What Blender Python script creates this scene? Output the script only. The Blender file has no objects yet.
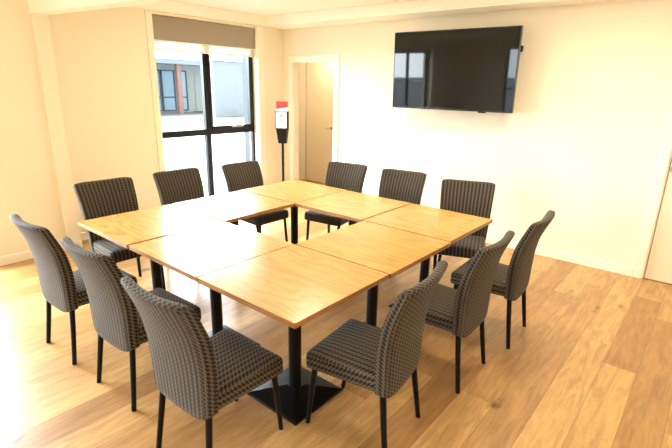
import bpy, bmesh, math, random
from mathutils import Vector, Matrix
random.seed(7)
sc = bpy.context.scene
PI = math.pi

# ------------------------------------------------------------------ camera
cam_d = bpy.data.cameras.new('camera'); cam = bpy.data.objects.new('camera', cam_d)
sc.collection.objects.link(cam); sc.camera = cam
cam_d.sensor_width = 36.0; cam_d.lens = 455.33 / 672 * 36.0; cam_d.clip_start = 0.05; cam_d.clip_end = 300
cam.matrix_world = (Matrix.Translation((3.4727, -1.2564, 1.7380)) @ Matrix.Rotation(0.691713, 4, 'Z')
                    @ Matrix.Rotation(1.277356, 4, 'X') @ Matrix.Rotation(0.021798, 4, 'Z'))

# ------------------------------------------------------------------ light
W = bpy.data.worlds.new('sky'); sc.world = W; W.use_nodes = True
bg = W.node_tree.nodes['Background']
# overcast sky, far brighter on the side the tall windows face
_n = W.node_tree.nodes.new; _l = W.node_tree.links.new
_tc = _n('ShaderNodeTexCoord'); _sp = _n('ShaderNodeSeparateXYZ'); _l(_tc.outputs['Generated'], _sp.inputs[0])
_mr = _n('ShaderNodeMapRange'); _mr.interpolation_type = 'SMOOTHSTEP'
_mr.inputs[1].default_value = 0.02; _mr.inputs[2].default_value = -0.60; _mr.inputs[3].default_value = 2.4; _mr.inputs[4].default_value = 34.0
_l(_sp.outputs[0], _mr.inputs[0]); _l(_mr.outputs[0], bg.inputs[1])
bg.inputs[0].default_value = (0.93, 0.965, 1.0, 1)
sc.view_settings.view_transform = 'Standard'; sc.view_settings.look = 'None'
sc.view_settings.gamma = 1; sc.view_settings.use_curve_mapping = False
sc.view_settings.exposure = 0.36
sc.cycles.use_denoising = True
sc.cycles.max_bounces = 10; sc.cycles.diffuse_bounces = 6; sc.cycles.sample_clamp_indirect = 8

def light(name, kind, loc, energy, color, size=None, size_y=None, aim=None, portal=False, spread=None):
    d = bpy.data.lights.new(name, kind); d.energy = energy; d.color = color
    if kind == 'AREA':
        d.shape = 'RECTANGLE' if size_y else 'DISK'; d.size = size
        if size_y: d.size_y = size_y
        if spread: d.spread = spread
    o = bpy.data.objects.new(name, d); sc.collection.objects.link(o); o.location = loc
    if aim is not None: o.rotation_euler = (Vector(aim)).to_track_quat('-Z', 'Y').to_euler()
    if portal: d.cycles.is_portal = True
    return o
light('window_portal', 'AREA', (-2.06, 2.555, 1.3), 1, (1, 1, 1), 2.45, 1.62, (1, 0, 0), portal=True)
light('side_window_portal', 'AREA', (-1.93, -1.40, 1.13), 1, (1, 1, 1), 2.2, 2.2, (1, 0, 0), portal=True)
light('rear_window_portal', 'AREA', (0.2, -4.22, 1.25), 1, (1, 1, 1), 1.0, 2.0, (0, 1, 0), portal=True)
sun = light('sun', 'SUN', (0, 0, 20), 0.6, (1.0, 0.97, 0.92)); sun.data.angle = 0.02
sun.rotation_euler = Vector((-0.35, 0.25, -1)).to_track_quat('-Z', 'Y').to_euler()
WARM = (1.0, 0.87, 0.65)
for (x, y, e) in ((0.2, 2.3, 25), (2.5, 2.3, 33), (0.6, -0.9, 6), (3.2, 0.4, 11), (3.0, -2.6, 6)):
    light('ceiling_lamp', 'AREA', (x, y, 2.65), e, WARM, 0.45, None, (0, 0, -1))
light('hall_lamp', 'AREA', (-1.82, 4.62, 2.38), 9, (1.0, 0.88, 0.66), 0.25, None, (0, 0, -1))

# ------------------------------------------------------------------ materials
def mat(name, col, rough=0.5, metal=0.0, spec=0.5, bump=0.0, bscale=200, noise=0.0, nscale=6):
    m = bpy.data.materials.new(name); m.use_nodes = True; nt = m.node_tree; b = nt.nodes['Principled BSDF']
    b.inputs['Base Color'].default_value = (*col, 1); b.inputs['Roughness'].default_value = rough
    b.inputs['Metallic'].default_value = metal; b.inputs['Specular IOR Level'].default_value = spec
    tc = nt.nodes.new('ShaderNodeTexCoord')
    if noise:
        n = nt.nodes.new('ShaderNodeTexNoise'); n.inputs['Scale'].default_value = nscale; n.inputs['Detail'].default_value = 4
        nt.links.new(tc.outputs['Object'], n.inputs['Vector'])
        r = nt.nodes.new('ShaderNodeMix'); r.data_type = 'RGBA'
        r.inputs[6].default_value = (*[c * (1 - noise) for c in col], 1); r.inputs[7].default_value = (*[min(1, c * (1 + noise)) for c in col], 1)
        nt.links.new(n.outputs['Fac'], r.inputs[0]); nt.links.new(r.outputs[2], b.inputs['Base Color'])
    if bump:
        n = nt.nodes.new('ShaderNodeTexNoise'); n.inputs['Scale'].default_value = bscale; n.inputs['Detail'].default_value = 2
        nt.links.new(tc.outputs['Object'], n.inputs['Vector'])
        bp = nt.nodes.new('ShaderNodeBump'); bp.inputs['Strength'].default_value = bump; bp.inputs['Distance'].default_value = 0.002
        nt.links.new(n.outputs['Fac'], bp.inputs['Height']); nt.links.new(bp.outputs[0], b.inputs['Normal'])
    return m
M = {}
M['wall'] = mat('cream_wall_paint', (0.87, 0.80, 0.655), 0.75, spec=0.25, bump=0.08, bscale=300)
M['ceil'] = mat('ceiling_paint', (0.95, 0.94, 0.86), 0.8, spec=0.2)
M['trim'] = mat('gloss_trim_paint', (0.90, 0.84, 0.70), 0.35)
M['door'] = mat('door_paint', (0.84, 0.73, 0.55), 0.4)
M['black'] = mat('black_powder_coat', (0.004, 0.004, 0.005), 0.33, spec=0.2, bump=0.1, bscale=600)
M['blackframe'] = mat('black_window_aluminium', (0.005, 0.006, 0.007), 0.35, spec=0.25)
M['chrome'] = mat('brushed_steel', (0.65, 0.63, 0.60), 0.25, metal=1.0)
M['tvframe'] = mat('gloss_black_plastic', (0.008, 0.008, 0.009), 0.2)
M['screen'] = mat('dark_screen_glass', (0.008, 0.009, 0.010), 0.03, spec=0.3)
M['blind'] = mat('taupe_roller_fabric', (0.33, 0.285, 0.24), 0.9, spec=0.1, bump=0.2, bscale=500)
M['white'] = mat('white_plastic', (0.85, 0.84, 0.80), 0.4)
M['red'] = mat('red_print', (0.75, 0.03, 0.02), 0.5)
M['darkgrey'] = mat('dark_print', (0.05, 0.05, 0.06), 0.6)
M['sheer'] = mat('white_sheer_fabric', (0.9, 0.88, 0.82), 0.8, spec=0.1)
M['stitch'] = mat('pale_thread', (0.13, 0.11, 0.09), 0.8, spec=0.2)
def _sheer():
    m = M['sheer']; nt = m.node_tree; b = nt.nodes['Principled BSDF']; out = [n for n in nt.nodes if n.type == 'OUTPUT_MATERIAL'][0]
    t = nt.nodes.new('ShaderNodeBsdfTranslucent'); t.inputs[0].default_value = (.9, .9, .88, 1); x = nt.nodes.new('ShaderNodeMixShader'); x.inputs[0].default_value = .28
    nt.links.new(b.outputs[0], x.inputs[1]); nt.links.new(t.outputs[0], x.inputs[2]); nt.links.new(x.outputs[0], out.inputs[0])
_sheer()
M['pave'] = mat('pale_pavement', (0.15, 0.165, 0.175), 0.85, noise=0.12, nscale=0.7)
M['stucco'] = mat('pale_stucco', (0.36, 0.37, 0.34), 0.9, noise=0.1, nscale=2.5)
M['stucco2'] = mat('blue_grey_stucco', (0.34, 0.37, 0.38), 0.9, noise=0.08, nscale=2)
M['cladding'] = mat('slate_blue_cladding', (0.028, 0.034, 0.040), 0.8)
M['greybeam'] = mat('grey_fascia', (0.28, 0.31, 0.34), 0.7)
M['post'] = mat('brick_red_post', (0.36, 0.20, 0.17), 0.8, noise=0.3, nscale=9)
M['extglass'] = mat('blue_tinted_glass', (0.30, 0.42, 0.50), 0.12)
M['extdark'] = mat('dark_window_frame', (0.06, 0.08, 0.10), 0.5)
M['mat'] = mat('brown_door_mat', (0.20, 0.15, 0.11), 0.95, spec=0.1)

def glass_mat():
    m = bpy.data.materials.new('window_glass'); m.use_nodes = True; nt = m.node_tree
    for n in list(nt.nodes): nt.nodes.remove(n)
    out = nt.nodes.new('ShaderNodeOutputMaterial'); mx = nt.nodes.new('ShaderNodeMixShader')
    t = nt.nodes.new('ShaderNodeBsdfTransparent'); t.inputs[0].default_value = (0.93, 0.97, 0.98, 1)
    g = nt.nodes.new('ShaderNodeBsdfGlossy'); g.inputs['Roughness'].default_value = 0.02
    f = nt.nodes.new('ShaderNodeFresnel'); f.inputs[0].default_value = 1.35
    ge = nt.nodes.new('ShaderNodeNewGeometry'); k = nt.nodes.new('ShaderNodeMath'); k.operation = 'MULTIPLY_ADD'; k.inputs[1].default_value = -1; k.inputs[2].default_value = 1
    nt.links.new(ge.outputs['Backfacing'], k.inputs[0]); q = nt.nodes.new('ShaderNodeMath'); q.operation = 'MULTIPLY'
    nt.links.new(f.outputs[0], q.inputs[0]); nt.links.new(k.outputs[0], q.inputs[1]); nt.links.new(q.outputs[0], mx.inputs[0]); nt.links.new(t.outputs[0], mx.inputs[1]); nt.links.new(g.outputs[0], mx.inputs[2])
    nt.links.new(mx.outputs[0], out.inputs[0]); return m
M['glass'] = glass_mat()

def floor_mat():
    m = bpy.data.materials.new('oak_floor_boards'); m.use_nodes = True; nt = m.node_tree; L = nt.links
    b = nt.nodes['Principled BSDF']; N = nt.nodes.new
    tc = N('ShaderNodeTexCoord'); sep = N('ShaderNodeSeparateXYZ'); L.new(tc.outputs['Object'], sep.inputs[0])
    comb = N('ShaderNodeCombineXYZ'); ax = N('ShaderNodeMath'); ax.operation = 'ADD'; ax.inputs[1].default_value = 0.345 + 1.95
    ay = N('ShaderNodeMath'); ay.operation = 'ADD'; ay.inputs[1].default_value = 10.35
    L.new(sep.outputs[0], ax.inputs[0]); L.new(sep.outputs[1], ay.inputs[0])
    L.new(ay.outputs[0], comb.inputs[0]); L.new(ax.outputs[0], comb.inputs[1])
    br = N('ShaderNodeTexBrick'); br.offset = 0.38; br.offset_frequency = 3; br.squash = 0.72; br.squash_frequency = 2
    br.inputs['Color1'].default_value = (0, 0, 0, 1); br.inputs['Color2'].default_value = (1, 1, 1, 1); br.inputs['Mortar'].default_value = (0.5, 0.5, 0.5, 1)
    br.inputs['Scale'].default_value = 1.0; br.inputs['Mortar Size'].default_value = 0.0011; br.inputs['Mortar Smooth'].default_value = 0.3
    br.inputs['Brick Width'].default_value = 1.9; br.inputs['Row Height'].default_value = 0.195
    L.new(comb.outputs[0], br.inputs['Vector'])
    # grain vector: stretched along the board, shifted by the board's own value
    sh = N('ShaderNodeMath'); sh.operation = 'MULTIPLY'; sh.inputs[1].default_value = 37.0; L.new(br.outputs['Color'], sh.inputs[0])
    gy = N('ShaderNodeMath'); gy.operation = 'MULTIPLY'; gy.inputs[1].default_value = 0.13; L.new(sep.outputs[1], gy.inputs[0])
    gv = N('ShaderNodeCombineXYZ'); L.new(sep.outputs[0], gv.inputs[0]); L.new(gy.outputs[0], gv.inputs[1]); L.new(sh.outputs[0], gv.inputs[2])
    n1 = N('ShaderNodeTexNoise'); n1.inputs['Scale'].default_value = 15; n1.inputs['Detail'].default_value = 7; n1.inputs['Roughness'].default_value = 0.66; n1.inputs['Distortion'].default_value = 1.6
    L.new(gv.outputs[0], n1.inputs['Vector'])
    n2 = N('ShaderNodeTexNoise'); n2.inputs['Scale'].default_value = 55; n2.inputs['Detail'].default_value = 3; L.new(gv.outputs[0], n2.inputs['Vector'])
    ramp = N('ShaderNodeValToRGB'); e = ramp.color_ramp.elements
    e[0].position = 0.0; e[0].color = (0.34, 0.180, 0.066, 1); e[1].position = 1.0; e[1].color = (0.56, 0.345, 0.135, 1)
    k = e.new(0.45); k.color = (0.47, 0.270, 0.100, 1)
    L.new(br.outputs['Color'], ramp.inputs[0])
    gr = N('ShaderNodeValToRGB'); g = gr.color_ramp.elements; g[0].position = 0.36; g[0].color = (0.74, 0.70, 0.66, 1); g[1].position = 0.60; g[1].color = (1.12, 1.12, 1.12, 1)
    L.new(n1.outputs['Fac'], gr.inputs[0])
    mu = N('ShaderNodeMix'); mu.data_type = 'RGBA'; mu.blend_type = 'MULTIPLY'; mu.inputs[0].default_value = 0.8
    L.new(ramp.outputs[0], mu.inputs[6]); L.new(gr.outputs[0], mu.inputs[7])
    g2 = N('ShaderNodeValToRGB'); g = g2.color_ramp.elements; g[0].position = 0.3; g[0].color = (0.8, 0.78, 0.75, 1); g[1].position = 0.6; g[1].color = (1.05, 1.05, 1.05, 1)
    L.new(n2.outputs['Fac'], g2.inputs[0])
    mu2 = N('ShaderNodeMix'); mu2.data_type = 'RGBA'; mu2.blend_type = 'MULTIPLY'; mu2.inputs[0].default_value = 0.6
    L.new(mu.outputs[2], mu2.inputs[6]); L.new(g2.outputs[0], mu2.inputs[7])
    # knots
    kv = N('ShaderNodeMapping'); kv.inputs['Scale'].default_value = (3.2, 1.5, 1); L.new(tc.outputs['Object'], kv.inputs[0])
    kd = N('ShaderNodeTexNoise'); kd.inputs['Scale'].default_value = 11; L.new(tc.outputs['Object'], kd.inputs['Vector'])
    km = N('ShaderNodeMix'); km.data_type = 'RGBA'; km.inputs[0].default_value = 0.28; L.new(kv.outputs[0], km.inputs[6]); L.new(kd.outputs['Color'], km.inputs[7])
    vo = N('ShaderNodeTexVoronoi'); vo.inputs['Scale'].default_value = 1.25; L.new(km.outputs[2], vo.inputs['Vector'])
    kr = N('ShaderNodeValToRGB'); g = kr.color_ramp.elements; g[0].position = 0.03; g[0].color = (0.20, 0.13, 0.09, 1); g[1].position = 0.13; g[1].color = (1, 1, 1, 1)
    L.new(vo.outputs['Distance'], kr.inputs[0])
    mu3 = N('ShaderNodeMix'); mu3.data_type = 'RGBA'; mu3.blend_type = 'MULTIPLY'; mu3.inputs[0].default_value = 0.85
    L.new(mu2.outputs[2], mu3.inputs[6]); L.new(kr.outputs[0], mu3.inputs[7])
    mo = N('ShaderNodeMix'); mo.data_type = 'RGBA'; mo.inputs[7].default_value = (0.16, 0.08, 0.03, 1)
    L.new(br.outputs['Fac'], mo.inputs[0]); L.new(mu3.outputs[2], mo.inputs[6])
    L.new(mo.outputs[2], b.inputs['Base Color'])
    b.inputs['Roughness'].default_value = 0.34; b.inputs['Specular IOR Level'].default_value = 0.5
    bp = N('ShaderNodeBump'); bp.inputs['Strength'].default_value = 0.06; bp.inputs['Distance'].default_value = 0.004
    L.new(n1.outputs['Fac'], bp.inputs['Height']); L.new(bp.outputs[0], b.inputs['Normal'])
    return m
M['floor'] = floor_mat()

def oak_mat(name, c0, c1, c2, rough):
    m = bpy.data.materials.new(name); m.use_nodes = True; nt = m.node_tree; L = nt.links; N = nt.nodes.new
    b = nt.nodes['Principled BSDF']; tc = N('ShaderNodeTexCoord'); oi = N('ShaderNodeObjectInfo')
    mp = N('ShaderNodeMapping'); mp.inputs['Scale'].default_value = (0.16, 1, 1); L.new(tc.outputs['Object'], mp.inputs[0])
    rr = N('ShaderNodeMath'); rr.operation = 'MULTIPLY'; rr.inputs[1].default_value = 40; L.new(oi.outputs['Random'], rr.inputs[0])
    cb = N('ShaderNodeCombineXYZ'); L.new(rr.outputs[0], cb.inputs[2])
    ad = N('ShaderNodeVectorMath'); L.new(mp.outputs[0], ad.inputs[0]); L.new(cb.outputs[0], ad.inputs[1])
    n1 = N('ShaderNodeTexNoise'); n1.inputs['Scale'].default_value = 5.5; n1.inputs['Detail'].default_value = 3; n1.inputs['Distortion'].default_value = 0.6
    L.new(ad.outputs[0], n1.inputs['Vector'])
    wv = N('ShaderNodeMath'); wv.operation = 'MULTIPLY'; wv.inputs[1].default_value = 75; L.new(n1.outputs['Fac'], wv.inputs[0])
    sn = N('ShaderNodeMath'); sn.operation = 'SINE'; L.new(wv.outputs[0], sn.inputs[0])
    mr = N('ShaderNodeMapRange'); mr.inputs[1].default_value = -1; mr.inputs[2].default_value = 1; L.new(sn.outputs[0], mr.inputs[0])
    n2 = N('ShaderNodeTexNoise'); n2.inputs['Scale'].default_value = 90; n2.inputs['Detail'].default_value = 3; L.new(ad.outputs[0], n2.inputs['Vector'])
    mx = N('ShaderNodeMix'); mx.data_type = 'FLOAT'; mx.inputs[0].default_value = 0.45; L.new(mr.outputs[0], mx.inputs[2]); L.new(n2.outputs['Fac'], mx.inputs[3])
    rp = N('ShaderNodeValToRGB'); e = rp.color_ramp.elements; e[0].position = 0.1; e[0].color = (*c0, 1); e[1].position = 0.75; e[1].color = (*c2, 1); k = e.new(0.4); k.color = (*c1, 1)
    L.new(mx.outputs[0], rp.inputs[0])
    n3 = N('ShaderNodeTexNoise'); n3.inputs['Scale'].default_value = 1.6; L.new(ad.outputs[0], n3.inputs['Vector'])
    L.new(rp.outputs[0], b.inputs['Base Color'])
    b.inputs['Roughness'].default_value = rough; b.inputs['Specular IOR Level'].default_value = 0.5
    return m
M['oak'] = oak_mat('pale_oak_veneer', (0.38, 0.215, 0.055), (0.51, 0.305, 0.085), (0.57, 0.350, 0.105), 0.24)
M['oakedge'] = oak_mat('oak_edging', (0.30, 0.13, 0.035), (0.36, 0.16, 0.045), (0.40, 0.19, 0.06), 0.4)

def fabric_mat():
    m = bpy.data.materials.new('woven_dash_upholstery'); m.use_nodes = True; nt = m.node_tree; L = nt.links; N = nt.nodes.new
    b = nt.nodes['Principled BSDF']; uv = N('ShaderNodeTexCoord'); sp = N('ShaderNodeSeparateXYZ'); L.new(uv.outputs['UV'], sp.inputs[0])
    def mth(op, a, bb=None):
        n = N('ShaderNodeMath'); n.operation = op
        for i, v in enumerate((a, bb)):
            if v is None: continue
            if isinstance(v, (int, float)): n.inputs[i].default_value = v
            else: L.new(v, n.inputs[i])
        return n.outputs[0]
    P, Q = 0.031, 0.021
    fv = mth('FRACT', mth('DIVIDE', sp.outputs[1], Q))
    fu = mth('FRACT', mth('ADD', mth('DIVIDE', sp.outputs[0], P), mth('MULTIPLY', fv, 0.45)))
    dark = mth('MULTIPLY', mth('LESS_THAN', fu, 0.55), mth('LESS_THAN', fv, 0.80))
    # between the dashes the yarn stays mid-dark, so the columns read as stripes from afar
    col = mth('LESS_THAN', fu, 0.55)
    mid = mth('MULTIPLY', col, 0.60); fac = mth('ADD', mth('MULTIPLY', dark, 0.40), mid)
    n = N('ShaderNodeTexNoise'); n.inputs['Scale'].default_value = 420; L.new(uv.outputs['UV'], n.inputs['Vector'])
    mx = N('ShaderNodeMix'); mx.data_type = 'RGBA'; mx.inputs[6].default_value = (0.130, 0.103, 0.077, 1); mx.inputs[7].default_value = (0.010, 0.008, 0.0065, 1)
    L.new(fac, mx.inputs[0])
    mm = N('ShaderNodeMix'); mm.data_type = 'RGBA'; mm.blend_type = 'MULTIPLY'; mm.inputs[0].default_value = 0.5
    L.new(mx.outputs[2], mm.inputs[6]); L.new(n.outputs['Fac'], mm.inputs[7]); 
    L.new(mm.outputs[2], b.inputs['Base Color'])
    b.inputs['Roughness'].default_value = 0.75; b.inputs['Specular IOR Level'].default_value = 0.25
    b.inputs['Sheen Weight'].default_value = 0.06; b.inputs['Sheen Roughness'].default_value = 0.5
    bp = N('ShaderNodeBump'); bp.inputs['Strength'].default_value = 0.5; bp.inputs['Distance'].default_value = 0.0015
    L.new(fac, bp.inputs['Height']); bp.invert = True; L.new(bp.outputs[0], b.inputs['Normal'])
    return m
M['fabric'] = fabric_mat()

# ------------------------------------------------------------------ mesh helpers
def obj(name, bm, m, parent=None, smooth=False, loc=None, angle=None):
    me = bpy.data.meshes.new(name); bmesh.ops.recalc_face_normals(bm, faces=bm.faces); bm.to_mesh(me); bm.free()
    for mm in (m if isinstance(m, (list, tuple)) else [m]): me.materials.append(mm)
    o = bpy.data.objects.new(name, me); sc.collection.objects.link(o)
    if smooth:
        for f in me.polygons: f.use_smooth = True
        if angle: me.set_sharp_from_angle(angle=math.radians(angle))
    if parent: o.parent = parent
    if loc: o.location = loc
    return o
def empty(name, loc, rz=0):
    o = bpy.data.objects.new(name, None); sc.collection.objects.link(o); o.location = loc; o.rotation_euler = (0, 0, rz); o.empty_display_size = 0.1
    return o
def tag(o, label, cat, group=None):
    o['label'] = label; o['category'] = cat
    if group: o['group'] = group
    return o
def struct(name, bm, m, parent=None, **k):
    o = obj(name, bm, m, parent, **k)
    if not parent: o['kind'] = 'structure'
    return o
def bx(bm, x0, x1, y0, y1, z0, z1, bev=0.0, seg=2, mi=0):
    v = [bm.verts.new((x, y, z)) for x in (x0, x1) for y in (y0, y1) for z in (z0, z1)]
    fs = [bm.faces.new([v[i] for i in q]) for q in ((0,1,3,2),(4,6,7,5),(0,4,5,1),(2,3,7,6),(0,2,6,4),(1,5,7,3))]
    for f in fs: f.material_index = mi
    if bev:
        es = list({e for f in fs for e in f.edges})
        bmesh.ops.bevel(bm, geom=es, offset=bev, segments=seg, affect='EDGES', profile=0.5)
    return bm
def box(*a, **k): return bx(bmesh.new(), *a, **k)
def tube(bm, pts, radii, n=16, cap=True):
    rings = []
    for i, p in enumerate(pts):
        p = Vector(p); d = (Vector(pts[min(i+1, len(pts)-1)]) - Vector(pts[max(i-1, 0)])).normalized()
        a = Vector((1, 0, 0)) if abs(d.x) < 0.9 else Vector((0, 1, 0))
        u = d.cross(a).normalized(); w = d.cross(u)
        r = radii[i] if isinstance(radii, (list, tuple)) else radii
        rings.append([bm.verts.new(p + r*(math.cos(2*PI*k/n)*u + math.sin(2*PI*k/n)*w)) for k in range(n)])
    for r0, r1 in zip(rings, rings[1:]):
        for k in range(n): bm.faces.new((r0[k], r0[(k+1) % n], r1[(k+1) % n], r1[k]))
    if cap:
        bm.faces.new(rings[0]); bm.faces.new(rings[-1])
    return bm

# ------------------------------------------------------------------ room shell
XW = -1.87      # window wall
YT = 3.845      # television wall
CZ = 2.665      # ceiling
BZ = 2.532      # underside of the bulkhead
YB, XR = -4.0, 4.75
struct('floor', box(-2.2, XR + .2, YB - .2, 5.35, -0.08, 0.0), M['floor'])
struct('ceiling', box(-2.2, XR + .2, YB - .2, YT + .2, CZ, CZ + .12), M['ceil'])
# window wall with its opening
WY0, WY1, WZ0, WZ1 = 1.755, 3.340, 0.09, 2.515
bm = bmesh.new()
bx(bm, XW - .22, XW, 0.40, WY0, 0, CZ); bx(bm, XW - .22, XW, WY1, YT + .1, 0, CZ)
bx(bm, XW - .22, XW, WY0, WY1, WZ1, CZ); bx(bm, XW - .22, XW, WY0, WY1, 0, WZ0)
struct('wall_window', bm, M['wall'])
# nearer left wall with a tall side window
SY0, SY1, SZ0, SZ1 = -2.5, -0.30, 0.06, 2.2
bm = bmesh.new()
bx(bm, -1.90, -1.655, YB, SY0, 0, CZ); bx(bm, -1.90, -1.655, SY1, 0.435, 0, CZ)
bx(bm, -1.90, -1.655, SY0, SY1, SZ1, CZ); bx(bm, -1.90, -1.655, SY0, SY1, 0, SZ0)
struct('wall_left', bm, M['wall'])
struct('trim_1', box(-1.87, -1.60, 0.435, 0.565, 0, 2.33, bev=.004), M['wall'])           # pilaster
# tv wall with a doorway and a closed door
DX0, DX1, DZ = -1.665, -0.835, 2.075
RX0, RX1 = 3.15, 4.02
bm = bmesh.new()
for a, b_ in ((-1.97, DX0), (DX1, RX0), (RX1, XR + .1)): bx(bm, a, b_, YT, YT + .12, 0, CZ)
bx(bm, DX0, DX1, YT, YT + .12, DZ, CZ); bx(bm, RX0, RX1, YT, YT + .12, 2.075, CZ)
struct('wall_back', bm, M['wall'])
struct('wall_right', box(XR, XR + .15, YB, YT, 0, CZ), M['wall'])
bm = bmesh.new(); RWX0, RWX1 = -0.3, 0.7
bx(bm, -1.9, RWX0, YB - .2, YB, 0, CZ); bx(bm, RWX1, XR, YB - .2, YB, 0, CZ)
bx(bm, RWX0, RWX1, YB - .2, YB, 2.25, CZ); bx(bm, RWX0, RWX1, YB - .2, YB, 0, 0.3)
struct('wall_front', bm, M['wall'])
# bulkhead round two sides
def prism(pts, z0, z1):
    bm = bmesh.new(); a = [bm.verts.new((x, y, z0)) for x, y in pts]; b = [bm.verts.new((x, y, z1)) for x, y in pts]
    bm.faces.new(a[::-1]); bm.faces.new(b)
    for k in range(len(pts)): bm.faces.new((a[k], a[(k+1) % len(pts)], b[(k+1) % len(pts)], b[k]))
    return bm
KX0, KX1, KY0, KY1 = -1.80, -1.80, 3.43, 3.60
struct('trim_2', prism([(-1.87, .435), (-1.60, .435), (XR, 1.37), (XR, 1.51), (-1.60, .585), (-1.87, .585)], 2.325, CZ), M['ceil'])   # beam on the pilaster
struct('trim_3', prism([(XW, .60), (KX0, .60), (KX1, KY0), (XW, KY0)], BZ, CZ), M['ceil'])
struct('trim_4', prism([(XW, KY0), (KX1, KY0), (XR, KY1), (XR, YT), (XW, YT)], BZ, CZ), M['ceil'])
# narrow bead where the bulkhead meets the ceiling
struct('trim_5', prism([(KX0, .60), (KX0 + .008, .60), (KX1 + .008, KY0 - .008), (XR, KY1 - .008), (XR, KY1), (KX1, KY0)], CZ - .010, CZ), M['trim'])

# baseboards
def baseboard(name, a, b_, n):
    # a,b on the wall line, n the unit normal into the room
    bm = bmesh.new(); A, B, n = Vector(a), Vector(b_), Vector(n)
    prof = [(0, 0), (0.014, 0), (0.014, 0.078), (0.009, 0.09), (0, 0.09)]
    r = [[bm.verts.new((P.x + n.x*d, P.y + n.y*d, z)) for d, z in prof] for P in (A, B)]
    for k in range(5): bm.faces.new((r[0][k], r[0][(k+1) % 5], r[1][(k+1) % 5], r[1][k]))
    bm.faces.new(r[0]); bm.faces.new(r[1])
    struct(name, bm, M['trim'])
baseboard('baseboard_back', (DX1 + .085, YT), (RX0 - .08, YT), (0, -1))
baseboard('baseboard_corner', (XW, YT), (DX0 - .06, YT), (0, -1))
baseboard('baseboard_window', (XW, 0.565), (XW, WY0 - .085), (1, 0))
baseboard('baseboard_left', (-1.655, SY1), (-1.655, 0.435), (1, 0))
baseboard('baseboard_pillar', (-1.60, 0.435), (-1.60, 0.565), (1, 0))
baseboard('baseboard_window_end', (XW, WY1 + .11), (XW, YT), (1, 0))
baseboard('baseboard_right', (XR, YB), (XR, YT), (-1, 0))

# door casings and doors
def casing(name, x0, x1, top, w, yf, parent=None, th=0.018, sides=(1, 1)):
    bm = bmesh.new()
    if sides[0]: bx(bm, x0 - w, x0, yf - th, yf, 0, top + w, bev=.003)
    if sides[1]: bx(bm, x1, x1 + w, yf - th, yf, 0, top + w, bev=.003)
    bx(bm, x0 - .0005, x1 + .0005, yf - th, yf, top, top + w, bev=.003)
    # jamb lining
    bx(bm, x0, x0 + .012, yf, yf + .12, 0, top); bx(bm, x1 - .012, x1, yf, yf + .12, 0, top); bx(bm, x0 + .012, x1 - .012, yf, yf + .12, top - .012, top)
    return struct(name, bm, M['trim'], parent)
def lever(parent, x, y, z, side=1):
    bm = bmesh.new()
    tube(bm, [(x, y, z), (x, y - .010, z)], .030, 24); tube(bm, [(x, y - .010, z), (x, y - .055, z)], .009, 12)
    tube(bm, [(x, y - .050, z), (x + side*.05, y - .053, z), (x + side*.118, y - .046, z)], [.010, .009, .008], 12)
    return obj('door_handle', bm, M['chrome'], parent, smooth=True, angle=40)
casing('trim_6', DX0, DX1, DZ, 0.085, YT)
casing('trim_7', RX0, RX1, 2.075, 0.075, YT)
d1 = empty('door_1', (0, 0, 0)); d1['kind'] = 'structure'
obj('door_leaf', box(RX0 + .018, RX1 - .016, YT + .012, YT + .05, 0.008, 2.058, bev=.002), M['door'], d1)
lever(d1, RX0 + .048, YT + .012, 1.08)
# hall behind the doorway
HY = 5.0; HX0, HX1 = -2.51, -1.70
bm = bmesh.new()
bx(bm, -2.72, HX0, HY, HY + .12, 0, 2.42); bx(bm, HX1, 0.6, HY, HY + .12, 0, 2.42); bx(bm, HX0, HX1, HY, HY + .12, 2.14, 2.42)
struct('wall_hall_back', bm, M['wall'])
struct('wall_hall_left', box(-2.78, -2.72, YT + .06, HY + .12, 0, 2.42), M['wall'])
struct('wall_hall_right', box(0.5, 0.6, YT + .12, HY, 0, 2.42), M['wall'])
struct('floor_hall', box(-2.78, -1.9, YT + .06, HY + .16, -0.08, -0.001), M['floor'])
bm = bmesh.new(); bx(bm, -2.78, 0.6, YT + .06, HY + .12, 2.42, 2.5); struct('ceiling_hall', bm, M['ceil'])
bm = bmesh.new(); bx(bm, -2.72, -2.09, YT + .06, YT + .12, 0, 2.42); struct('wall_hall_front', bm, M['wall'])
struct('wall_outside', box(-2.84, -2.09, YT, YT + .06, -.1, 2.5), M['cladding'])
struct('wall_hall_outside', box(-2.84, -2.78, YT + .06, HY + .12, -.1, 2.5), M['cladding'])
struct('light_stop_behind_hall_door', box(HX0 - .1, HX1 + .1, HY + .12, HY + .16, -.0, 2.42), M['door'])  # added backing, keeps outdoor light from leaking round the hall door
struct('light_stop_behind_right_door', box(RX0 - .1, RX1 + .1, YT + .12, YT + .16, 0, 2.3), M['door'])  # added sheet closing off daylight so the right door's gaps stay dark
d2 = empty('door_2', (0, 0, 0)); d2['kind'] = 'structure'
obj('door_leaf', box(HX0 + .024, HX1 - .006, HY + .012, HY + .05, 0.008, 2.13, bev=.002), M['door'], d2)
lever(d2, HX1 - .17, HY + .012, 1.02, -1)

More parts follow.
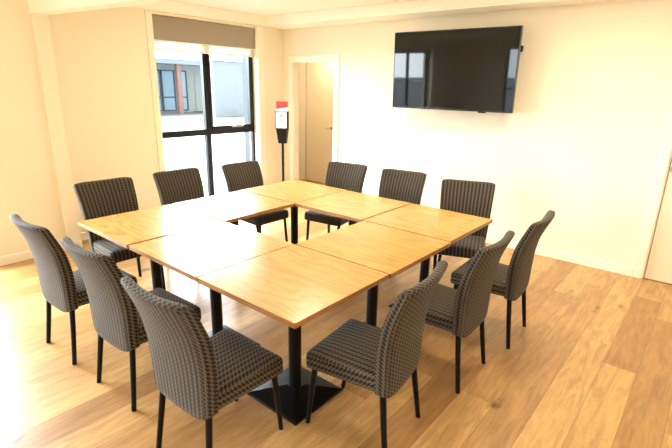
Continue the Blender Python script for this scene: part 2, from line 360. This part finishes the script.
# ------------------------------------------------------------------ window
w1 = empty('window_1', (-1.99, WY0, WZ0)); w1['kind'] = 'structure'
def local(bm, o=w1):
    for v in bm.verts: v.co -= Vector(o.location)
    return bm
FX0, FX1 = -2.02, -1.965
bm = bmesh.new(); t = .045
MY = 2.515
bx(bm, FX0, FX1, WY0, WY0 + t, WZ0, WZ1); bx(bm, FX0, FX1, WY1 - t, WY1, WZ0, WZ1)
bx(bm, FX0, FX1, WY0 + t, WY1 - t, WZ1 - t, WZ1); bx(bm, FX0, FX1, WY0 + t, WY1 - t, WZ0, WZ0 + t)
bx(bm, FX0, FX1, WY0 + t, WY1 - t, 1.058, 1.140); bx(bm, FX0, FX1, MY - .036, MY + .036, WZ0 + t, 1.058); bx(bm, FX0, FX1, MY - .036, MY + .036, 1.140, WZ1 - t)
obj('window_frame', local(bm), M['blackframe'], w1)
# opening sash upper right
bm = bmesh.new(); a0, a1, c0, c1 = MY + .036, WY1 - t, 1.140, WZ1 - t
for q in ((a0, a0 + .035, c0, c1), (a1 - .05, a1, c0, c1), (a0 + .035, a1 - .05, c0, c0 + .035), (a0 + .035, a1 - .05, c1 - .035, c1)):
    bx(bm, FX0 + .01, FX1 + .012, *q)
sash = obj('window_sash', local(bm), M['blackframe'], w1)
bm = bmesh.new(); hx = FX1 + .012
bx(bm, hx, hx + .012, 2.90, 2.96, c0 + .006, c0 + .024, bev=.003)
tube(bm, [(hx + .012, 2.93, c0 + .016), (hx + .030, 2.93, c0 + .022)], .008, 10)
tube(bm, [(hx + .030, 2.925, c0 + .022), (hx + .034, 2.99, c0 + .014), (hx + .030, 3.085, c0 + .018)], [.008, .007, .006], 10)
h = obj('sash_handle', local(bm), M['chrome'], sash, smooth=True, angle=40)
for q in ((WY0 + t, MY - .036, WZ0 + t, 1.058), (MY + .036, WY1 - t, WZ0 + t, 1.058), (WY0 + t, MY - .036, 1.140, WZ1 - t), (a0 + .035, a1 - .05, c0 + .035, c1 - .035)):
    obj('window_pane', local(box(-1.996, -1.990, *q)), M['glass'], w1)
# reveal lining and architrave
bm = bmesh.new()
bx(bm, FX1, XW, WY0 - .0, WY0 + .012, WZ0, WZ1); bx(bm, FX1, XW, WY1 - .012, WY1, WZ0, WZ1)
bx(bm, FX1, XW + .03, WY0 + .012, WY1 - .012, WZ0, WZ0 + .02); bx(bm, FX1, XW, WY0 + .012, WY1 - .012, WZ1 - .012, WZ1)
bx(bm, XW, XW + .016, WY0 - .075, WY0, 0, BZ, bev=.002); bx(bm, XW, XW + .016, WY1, WY1 + .105, 0, BZ, bev=.002)
struct('trim_8', bm, M['trim'])

w2 = empty('window_2', (-1.8, SY0, SZ0)); w2['kind'] = 'structure'
bm = bmesh.new(); t = .05
for q in ((SY0, SY0 + t, SZ0, SZ1), (SY1 - t, SY1, SZ0, SZ1), (SY0 + t, SY1 - t, SZ0, SZ0 + t), (SY0 + t, SY1 - t, SZ1 - t, SZ1), (-1.43, -1.37, SZ0 + t, SZ1 - t)):
    bx(bm, -1.83, -1.78, *q)
obj('window_frame', local(bm, w2), M['blackframe'], w2)
for q in ((SY0 + t, -1.43), (-1.37, SY1 - t)):
    obj('window_pane', local(box(-1.808, -1.802, *q, SZ0 + t, SZ1 - t), w2), M['glass'], w2)
w3 = empty('window_3', (RWX0, YB - .1, .3)); w3['kind'] = 'structure'
bm = bmesh.new()
for q in ((RWX0, RWX0 + t, .3, 2.25), (RWX1 - t, RWX1, .3, 2.25), (RWX0 + t, RWX1 - t, .3, .35), (RWX0 + t, RWX1 - t, 2.2, 2.25), (RWX0 + t, RWX1 - t, 1.2, 1.25)):
    bx(bm, q[0], q[1], YB - .13, YB - .08, q[2], q[3])
obj('window_frame', local(bm, w3), M['blackframe'], w3)
obj('window_pane', local(box(RWX0 + t, RWX1 - t, YB - .108, YB - .102, .35, 2.2), w3), M['glass'], w3)

# roller blind in the window recess: dark outer cloth, white inner cloth hanging a little lower
rb = tag(empty('roller_blind', (-1.90, WY0 + .014, 2.47)), 'taupe roller blind rolled most of the way up the tall window, white hem strip below', 'blind')
bm = bmesh.new(); o = rb.location
y0, y1 = WY0 + .016, WY1 - .016
bx(bm, -1.899, -1.896, y0, y1, 2.225, 2.497); obj('blind_cloth', local(bm, rb), M['blind'], rb)
bm = bmesh.new(); bx(bm, -1.904, -1.890, y0, y1, 2.208, 2.225, bev=.004); obj('bottom_rail', local(bm, rb), M['trim'], rb)
bm = bmesh.new(); bx(bm, -1.938, -1.936, y0, y1, 2.135, 2.48); obj('sheer_cloth', local(bm, rb), M['sheer'], rb)
bm = bmesh.new(); bx(bm, -1.945, -1.930, y0, y1, 2.112, 2.135, bev=.004); obj('sheer_rail', local(bm, rb), M['trim'], rb)
bm = bmesh.new(); tube(bm, [(-1.935, y0, 2.475), (-1.935, y1, 2.475)], .02, 16); obj('roller_tube', local(bm, rb), M['blind'], rb, smooth=True, angle=40)

# ------------------------------------------------------------------ outside
struct('ground_outside', box(-60, 40, -40, 60, -0.20, -0.10), M['pave'])
eb = tag(empty('building', (-24, 16, -.1)), 'single storey pale rendered building with grey fascia seen across the car park', 'building')
bm = bmesh.new(); bx(bm, -27, -24, 6, 30, -.1, 3.1); obj('wall', local(bm, eb), M['stucco'], eb)
bm = bmesh.new(); bx(bm, -27.3, -22.55, 5, 31, 2.83, 3.12); obj('fascia', local(bm, eb), M['greybeam'], eb)
for (a0_, a1_) in ((12.6, 14.45), (14.5, 16.3)):
    bm = bmesh.new()
    for q in ((a0_, a0_ + .07, 0, 2.5), (a1_ - .07, a1_, 0, 2.5), (a0_ + .07, a1_ - .07, 2.43, 2.5), (a0_ + .07, a1_ - .07, 0, .08), (a0_ + .07, a1_ - .07, .82, .90), ((a0_ + a1_)/2 - .04, (a0_ + a1_)/2 + .04, .08, .82), ((a0_ + a1_)/2 - .04, (a0_ + a1_)/2 + .04, .9, 2.43)):
        bx(bm, -24.0, -23.92, *q)
    f = obj('window', local(bm, eb), M['extdark'], eb)
    bm = bmesh.new(); bx(bm, -23.99, -23.97, a0_ + .07, a1_ - .07, .08, 2.43); obj('pane', local(bm, eb), M['extglass'], f)
bm = bmesh.new(); bx(bm, -24, -23.94, 16.9, 17.75, -.08, 2.45, bev=.01); dl = obj('entrance_door', local(bm, eb), M['stucco'], eb)
bm = bmesh.new(); bx(bm, -23.1, -22.82, 14.95, 15.25, -.1, 2.83); obj('veranda_post', local(bm, eb), M['post'], eb)
tag(obj('door_mat', box(-23.9, -22.9, 16.6, 17.9, -.099, -.05), M['mat']), 'brown door mat on the paving outside the far building entrance', 'mat')
e2 = tag(empty('building', (-18.5, 17, -.1)), 'blue-grey rendered building wing standing nearer on the right side of the window view', 'building')
bm = bmesh.new(); bx(bm, -19.2, -18.9, 14.75, 17.0, -.1, 2.95); obj('wall', local(bm, e2), M['stucco2'], e2)
bm = bmesh.new(); bx(bm, -19.25, -18.8, 14.7, 17.1, 2.95, 3.0); obj('roof_edge', local(bm, e2), M['greybeam'], e2)

# ------------------------------------------------------------------ television
tvL, tvR = Vector((0.350, 3.52, 0)), Vector((1.765, 3.597, 0))
d = tvR - tvL; tw = d.length; ang = math.atan2(d.y, d.x)
tv = tag(empty('television', ((tvL.x + tvR.x)/2, (tvL.y + tvR.y)/2, 1.927), ang), 'large black flat screen television mounted on the cream wall', 'television')
tv.rotation_euler = (math.radians(2.0), 0, ang); hh = .418
obj('housing', box(-tw/2, tw/2, .004, .045, -hh, hh, bev=.004), M['tvframe'], tv)
obj('screen', box(-tw/2 + .010, tw/2 - .010, 0.0, .006, -hh + .016, hh - .010), M['screen'], tv)
bm = bmesh.new(); bx(bm, -tw/2, tw/2, -.002, .004, -hh, -hh + .014, bev=.001)
for s in (-1, 1): bx(bm, s*tw/2 - (.008 if s > 0 else 0), s*tw/2 + (.008 if s < 0 else 0), -.002, .004, -hh + .014, hh)
bx(bm, -tw/2 + .008, tw/2 - .008, -.002, .004, hh - .008, hh)
obj('bezel', bm, M['tvframe'], tv)
bm = bmesh.new(); bx(bm, -.4, .4, .045, .075, -.28, .2, bev=.01); obj('rear_cover', bm, M['tvframe'], tv)
bm = bmesh.new(); bx(bm, -.25, .25, .075, .10, -.15, .15); bx(bm, -.05, .05, .10, .272, -.05, .05); bx(bm, -.12, .12, .25, .262, -.12, .12); obj('wall_bracket', bm, M['black'], tv)
bm = bmesh.new(); bx(bm, tw/2 - .34, tw/2 - .30, -.004, .0, -hh - .010, -hh - .001, bev=.002); bx(bm, tw/2 - .36, tw/2 - .28, .005, .03, -hh - .014, -hh, bev=.003); obj('sensor', bm, M['tvframe'], tv)
so = tag(empty('power_outlet', (1.705, YT, 2.13)), 'white power outlet with a plug on the wall at the television edge', 'outlet')
obj('plate', box(-.04, .04, -.010, 0, -.075, .075, bev=.003), M['white'], so)
obj('plug', box(-.026, .016, -.05, -.010, -.01, .05, bev=.004), M['tvframe'], so)
ls = tag(empty('light_switch', (-0.60, YT, 1.055)), 'small white light switch on the wall right of the open doorway', 'switch')
obj('plate', box(-.037, .037, -.009, 0, -.058, .058, bev=.003), M['white'], ls)
obj('rocker', box(-.010, .010, -.014, -.009, -.018, .018, bev=.002), M['trim'], ls)

# ------------------------------------------------------------------ sanitiser stand
ss = tag(empty('sanitiser_stand', (-1.45, 3.42, 0), math.radians(28)), 'black pole hand sanitiser stand with red and white sign beside the doorway', 'sanitiser stand')
ss.scale = (1, 1, .982)
bm = bmesh.new(); tube(bm, [(0, 0, 0), (0, 0, .012), (0, 0, .016)], [.16, .16, .15], 40); obj('base', bm, M['black'], ss, smooth=True, angle=30)
bm = bmesh.new(); tube(bm, [(0, 0, .016), (0, 0, 1.15)], .018, 20); obj('pole', bm, M['black'], ss, smooth=True, angle=40)
bm = bmesh.new()
v = []
for (x, y, z) in ((-.055, -.035, .94), (.055, -.035, .94), (.055, .035, .94), (-.055, .035, .94), (-.078, -.05, 1.12), (.078, -.05, 1.12), (.078, .04, 1.12), (-.078, .04, 1.12), (-.082, -.05, 1.16), (.082, -.05, 1.16), (.082, .04, 1.16), (-.082, .04, 1.16)):
    v.append(bm.verts.new((x, y, z)))
bm.faces.new(v[0:4][::-1]); bm.faces.new(v[8:12])
for b0 in (0, 4):
    for k in range(4): bm.faces.new((v[b0+k], v[b0+(k+1) % 4], v[b0+4+(k+1) % 4], v[b0+4+k]))
obj('drip_tray', bm, M['black'], ss)
obj('back_board', box(-.094, .094, -.0545, .012, 1.15, 1.405, bev=.003), M['black'], ss)
obj('white_panel', box(-.080, .084, -.058, -.006, 1.165, 1.395, bev=.006), M['white'], ss)
sg = obj('sign', box(-.088, .088, -.010, -.0055, 1.405, 1.545), M['white'], ss)
# red header with a slanting lower edge
bm = bmesh.new(); P4 = [(-.088, 1.435), (.088, 1.465), (.088, 1.545), (-.088, 1.545)]
f0 = [bm.verts.new((x, -.0125, z)) for x, z in P4]; f1 = [bm.verts.new((x, -.0102, z)) for x, z in P4]
bm.faces.new(f0); bm.faces.new(f1[::-1])
for k in range(4): bm.faces.new((f0[k], f0[(k+1) % 4], f1[(k+1) % 4], f1[k]))
obj('red_header', bm, M['red'], sg)
bm = bmesh.new()
bx(bm, -.022, .032, -.0595, -.0581, 1.330, 1.351); obj('print', bm, M['darkgrey'], ss)
bm = bmesh.new(); bx(bm, .003, .021, -.0595, -.0581, 1.250, 1.290); obj('print', bm, M['darkgrey'], ss)

# ------------------------------------------------------------------ tables
TH = 0.745
def make_table():
    t = empty('pedestal_table', (0, 0, 0))
    s = .3695
    bm = bmesh.new(); bx(bm, -s, s, -s, s, TH - .028, TH, bev=.002, seg=2)
    for f in bm.faces:
        if f.normal.z < .8: f.material_index = 1
    obj('tabletop', bm, [M['oak'], M['oakedge']], t)
    bm = bmesh.new(); tube(bm, [(0, 0, .05), (0, 0, TH - .045)], .0375, 32); obj('column', bm, M['black'], t, smooth=True, angle=40)
    bm = bmesh.new()
    for a in (PI/4, 3*PI/4):
        b2 = box(-.22, .22, -.02, .02, TH - .046, TH - .028); bmesh.ops.rotate(b2, verts=b2.verts, cent=(0, 0, 0), matrix=Matrix.Rotation(a, 3, 'Z'))
        tmp = bpy.data.meshes.new('t'); b2.to_mesh(tmp); b2.free(); bm.from_mesh(tmp); bpy.data.meshes.remove(tmp)
    bx(bm, -.07, .07, -.07, .07, TH - .052, TH - .040)
    obj('support_bracket', bm, M['black'], t)
    # low pyramid base plate
    bm = bmesh.new(); R_ = []
    for h_, z in ((.20, 0), (.20, .008), (.196, .012), (.046, .052), (.040, .056)):
        R_.append([bm.verts.new((x*h_, y*h_, z)) for x, y in ((-1, -1), (1, -1), (1, 1), (-1, 1))])
    for r0, r1 in zip(R_, R_[1:]):
        for k in range(4): bm.faces.new((r0[k], r0[(k+1) % 4], r1[(k+1) % 4], r1[k]))
    bm.faces.new(R_[0][::-1]); bm.faces.new(R_[-1])
    obj('base_plate', bm, M['black'], t)
    return t
def copy_tree(o, parent=None):
    c = o.copy(); sc.collection.objects.link(c)
    if parent: c.parent = parent
    for ch in list(o.children): copy_tree(ch, c)
    return c
tables = [
 ((1.841, .369), 0.1, 'square oak pedestal table at the near corner of the ring, closest to the camera'),
 ((1.097, .369), 0.0, 'square oak table between the near corner table and the left corner table'),
 ((0.347, .362), 0.0, 'square oak table forming the left corner of the ring, nearest the left wall'),
 ((0.355, 1.115), 0.3, 'square oak table on the window side, between left corner and back corner tables'),
 ((0.345, 1.862), 0.0, 'square oak table at the back corner of the ring, nearest the doorway and sanitiser stand'),
 ((1.087, 1.858), 0.0, 'square oak table on the television side, between the back corner and right corner tables'),
 ((1.836, 1.864), 0.0, 'square oak table forming the right corner of the ring, nearest the right door'),
 ((1.848, 1.1155), 0.0, 'square oak table on the right side, its edge sticking out past the far neighbour'),
]
proto = make_table()
for i, ((x, y), a, lab) in enumerate(tables):
    o = proto if i == 0 else copy_tree(proto)
    o.location = (x, y, 0); o.scale = (1, 1, 1 + (0, 0, .003, .006, .008, .006, .004, .002)[i]/TH); o.rotation_euler = (0, 0, math.radians(a))
    tag(o, lab, 'table', 'square oak pedestal tables pushed into a ring')

# ------------------------------------------------------------------ chairs
def interp(tab, z):
    if z <= tab[0][0]: return tab[0][1]
    for (z0, v0), (z1, v1) in zip(tab, tab[1:]):
        if z <= z1:
            t = (z - z0)/(z1 - z0); return v0 + (v1 - v0)*t
    return tab[-1][1]
def sm(tab, z, h=.04): return (interp(tab, z - h) + 2*interp(tab, z) + interp(tab, z + h))/4
HWT = [(.34, .204), (.50, .214), (.70, .226), (.93, .239)]
LEAN = [(.36, -.205), (.50, -.208), (.62, -.220), (.75, -.250), (.86, -.300), (.95, -.345)]
THK = [(.36, .066), (.5, .070), (.7, .066), (.93, .050)]
def back_point(s, side, z_t, thick=1.0, wsc=0.0, ztop=0.0):
    """s in -1..1 across, side -1 rear / +1 front, z_t 0..1 up"""
    zb = .338 + .034*abs(s)**5; zt = .917 + .008*s*s - .010*abs(s)**8
    z = zb + (zt - zb)*z_t + ztop
    hw = sm(HWT, z) - wsc
    x = s*hw; cz = max(0, min(1, (z - .45)/.47))
    curve = (.008 + .026*cz)*(s*s)
    y = sm(LEAN, z) + curve + side*sm(THK, z)/2*thick
    return x, y, z
def make_back():
    bm = bmesh.new(); ns = 14
    S = [-1 + 2*k/ns for k in range(ns + 1)]
    def ring(zt, thick, wsc, dz):
        pts = []
        for side in (-1, 1):
            seq = S if side < 0 else S[::-1]
            for s in seq:
                # round the vertical edges: thickness falls off at the sides
                e = abs(s); k = 1.0 if e < .86 else (.93 if e < .95 else .72)
                pts.append(back_point(s, side, zt, thick*k, wsc, dz))
        return [bm.verts.new(p) for p in pts]
    rings = [ring(0, .35, .010, -.008), ring(0, .8, .003, -.004)]
    nz = 18
    for k in range(nz + 1): rings.append(ring(k/nz, 1, 0 if k < nz else .001, 0))
    rings += [ring(1, .90, .003, .006), ring(1, .68, .007, .0115), ring(1, .3, .011, .0140)]
    for r0, r1 in zip(rings, rings[1:]):
        n = len(r0)
        for k in range(n): bm.faces.new((r0[k], r0[(k+1) % n], r1[(k+1) % n], r1[k]))
    n = len(rings[0]); h = n//2
    for r in (rings[0], rings[-1]):
        for k in range(h - 1): bm.faces.new((r[k], r[k+1], r[n-2-k], r[n-1-k]))
    # cloth wraps round the back: u is the distance walked round the cross-section
    mid = rings[14]; cum = [0.0]
    for k in range(n): cum.append(cum[-1] + (mid[k].co - mid[(k+1) % n].co).length)
    idx = {}
    for r in rings:
        for k, v in enumerate(r): idx[v] = k
    bm.normal_update(); uvl = bm.loops.layers.uv.new('UVMap')
    for f in bm.faces:
        ks = [idx[lp.vert] for lp in f.loops]; wrap = max(ks) == n - 1 and min(ks) == 0 and len({v.co.z > 0 for v in f.verts}) == 1 and abs(f.normal.x) > .3
        for lp, k in zip(f.loops, ks):
            c = lp.vert.co
            if abs(f.normal.z) > .85: lp[uvl].uv = (c.x, c.y)
            else: lp[uvl].uv = (cum[n] if (wrap and k == 0) else cum[k], c.z)
    return bm
def make_seat():
    bm = bmesh.new()
    y0, y1 = -.185, .222
    def outline(zk, inset, dome=0):
        pts = []; n = 10
        def hw(y): return .200 + (.226 - .200)*(y - y0)/(y1 - y0)
        r = .028
        ys = [y0 + inset + (y1 - r - y0 - 2*inset)*k/n for k in range(n + 1)]
        for y in ys: pts.append((hw(y) - inset, y))
        for k in range(1, 4):
            a = PI/2*k/4; pts.append((hw(y1) - inset - r + r*math.cos(a), y1 - inset - r + r*math.sin(a)))
        xs = hw(y1) - inset - r
        for k in range(n + 1): pts.append((xs - 2*xs*k/n, y1 - inset))
        for k in range(1, 4):
            a = PI/2 + PI/2*k/4; pts.append((-(hw(y1) - inset - r) + r*math.cos(a), y1 - inset - r + r*math.sin(a)))
        for y in ys[::-1]: pts.append((-(hw(y) - inset), y))
        return pts
    levels = [(.372, .012), (.376, .004), (.382, 0), (.400, 0), (.438, 0), (.450, .003), (.459, .010), (.464, .022), (.468, .050), (.471, .09), (.473, .13)]
    rings = [[bm.verts.new((x, y, z)) for x, y in outline(z, i)] for z, i in levels]
    for r0, r1 in zip(rings, rings[1:]):
        n = len(r0)
        for k in range(n): bm.faces.new((r0[k], r0[(k+1) % n], r1[(k+1) % n], r1[k]))
    bm.faces.new(rings[0]); bm.faces.new(rings[-1])
    bmesh.ops.recalc_face_normals(bm, faces=bm.faces); bm.normal_update()
    uvl = bm.loops.layers.uv.new('UVMap')
    for f in bm.faces:
        for lp in f.loops:
            c = lp.vert.co
            if abs(f.normal.z) > .6: lp[uvl].uv = (c.x, c.y)
            elif abs(f.normal.y) > abs(f.normal.x): lp[uvl].uv = (c.x, c.z)
            else: lp[uvl].uv = (c.z, c.y)
    return bm
def make_chair():
    c = empty('dining_chair', (0, 0, 0))
    obj('seat', make_seat(), M['fabric'], c, smooth=True, angle=60)
    bk = obj('backrest', make_back(), M['fabric'], c, smooth=True, angle=60)
    for sgn in (-1, 1):
        bm = bmesh.new(); pts = []
        for k in range(0, 46):
            x, y, z = back_point(sgn*.90, -1, .01 + .97*k/45, .96)
            pts.append((x, y - .0005, z))
        tube(bm, pts, .0016, 5); obj('seam', bm, M['stitch'], bk)
    for s in (-1, 1):
        bm = bmesh.new(); tube(bm, [(s*.172, -.198, .385), (s*.186, -.220, .2), (s*.200, -.246, .0)], [.0165, .0155, .0135], 16)
        obj('leg', bm, M['black'], c, smooth=True, angle=40)
        bm = bmesh.new(); tube(bm, [(s*.192, .175, .38), (s*.184, .205, .19), (s*.178, .232, .0)], [.0165, .0145, .0115], 16)
        obj('leg', bm, M['black'], c, smooth=True, angle=40)
    return c
# x, y of the seat centre, heading: rotation about z (front of the chair is local +y)
chairs = [
 (0.380, -.130, 2, 'woven dark grey chair furthest left, first of the three along the near left side'),
 (1.080, -.095, 2, 'woven dark grey chair, middle one of the three along the near left side'),
 (1.828, -.132, 2, 'woven brown-grey chair left of the nearest pedestal base, its whole seat in view'),
 (2.278, .440, 97, 'woven brown-grey chair right of the nearest pedestal base, facing the near corner table'),
 (2.32, 1.205, 91, 'woven brown-grey chair, middle one of the three along the right side'),
 (2.365, 1.885, 93, 'woven brown-grey chair furthest right, the far one of the three along the right side'),
 (-.185, .400, -91, 'woven dark chair at the left corner table, before the cream wall left of the window'),
 (-.200, 1.10, -90, 'woven dark chair in front of the left half of the tall window'),
 (-.135, 1.825, -90, 'woven dark chair in front of the right half of the tall window'),
 (0.432, 2.353, 188, 'woven dark chair nearest the doorway, leftmost of three along the television wall'),
 (1.118, 2.41, 188, 'woven dark chair below the television, middle of three along the television wall'),
 (1.885, 2.40, 201, 'woven dark chair turned at an angle, rightmost of three along the television wall'),
]
proto = make_chair()
for i, (x, y, a, lab) in enumerate(chairs):
    o = proto if i == 0 else copy_tree(proto)
    o.location = (x, y, 0); o.rotation_euler = (0, 0, math.radians(a))
    tag(o, lab, 'chair', 'woven upholstered chairs round the table ring')
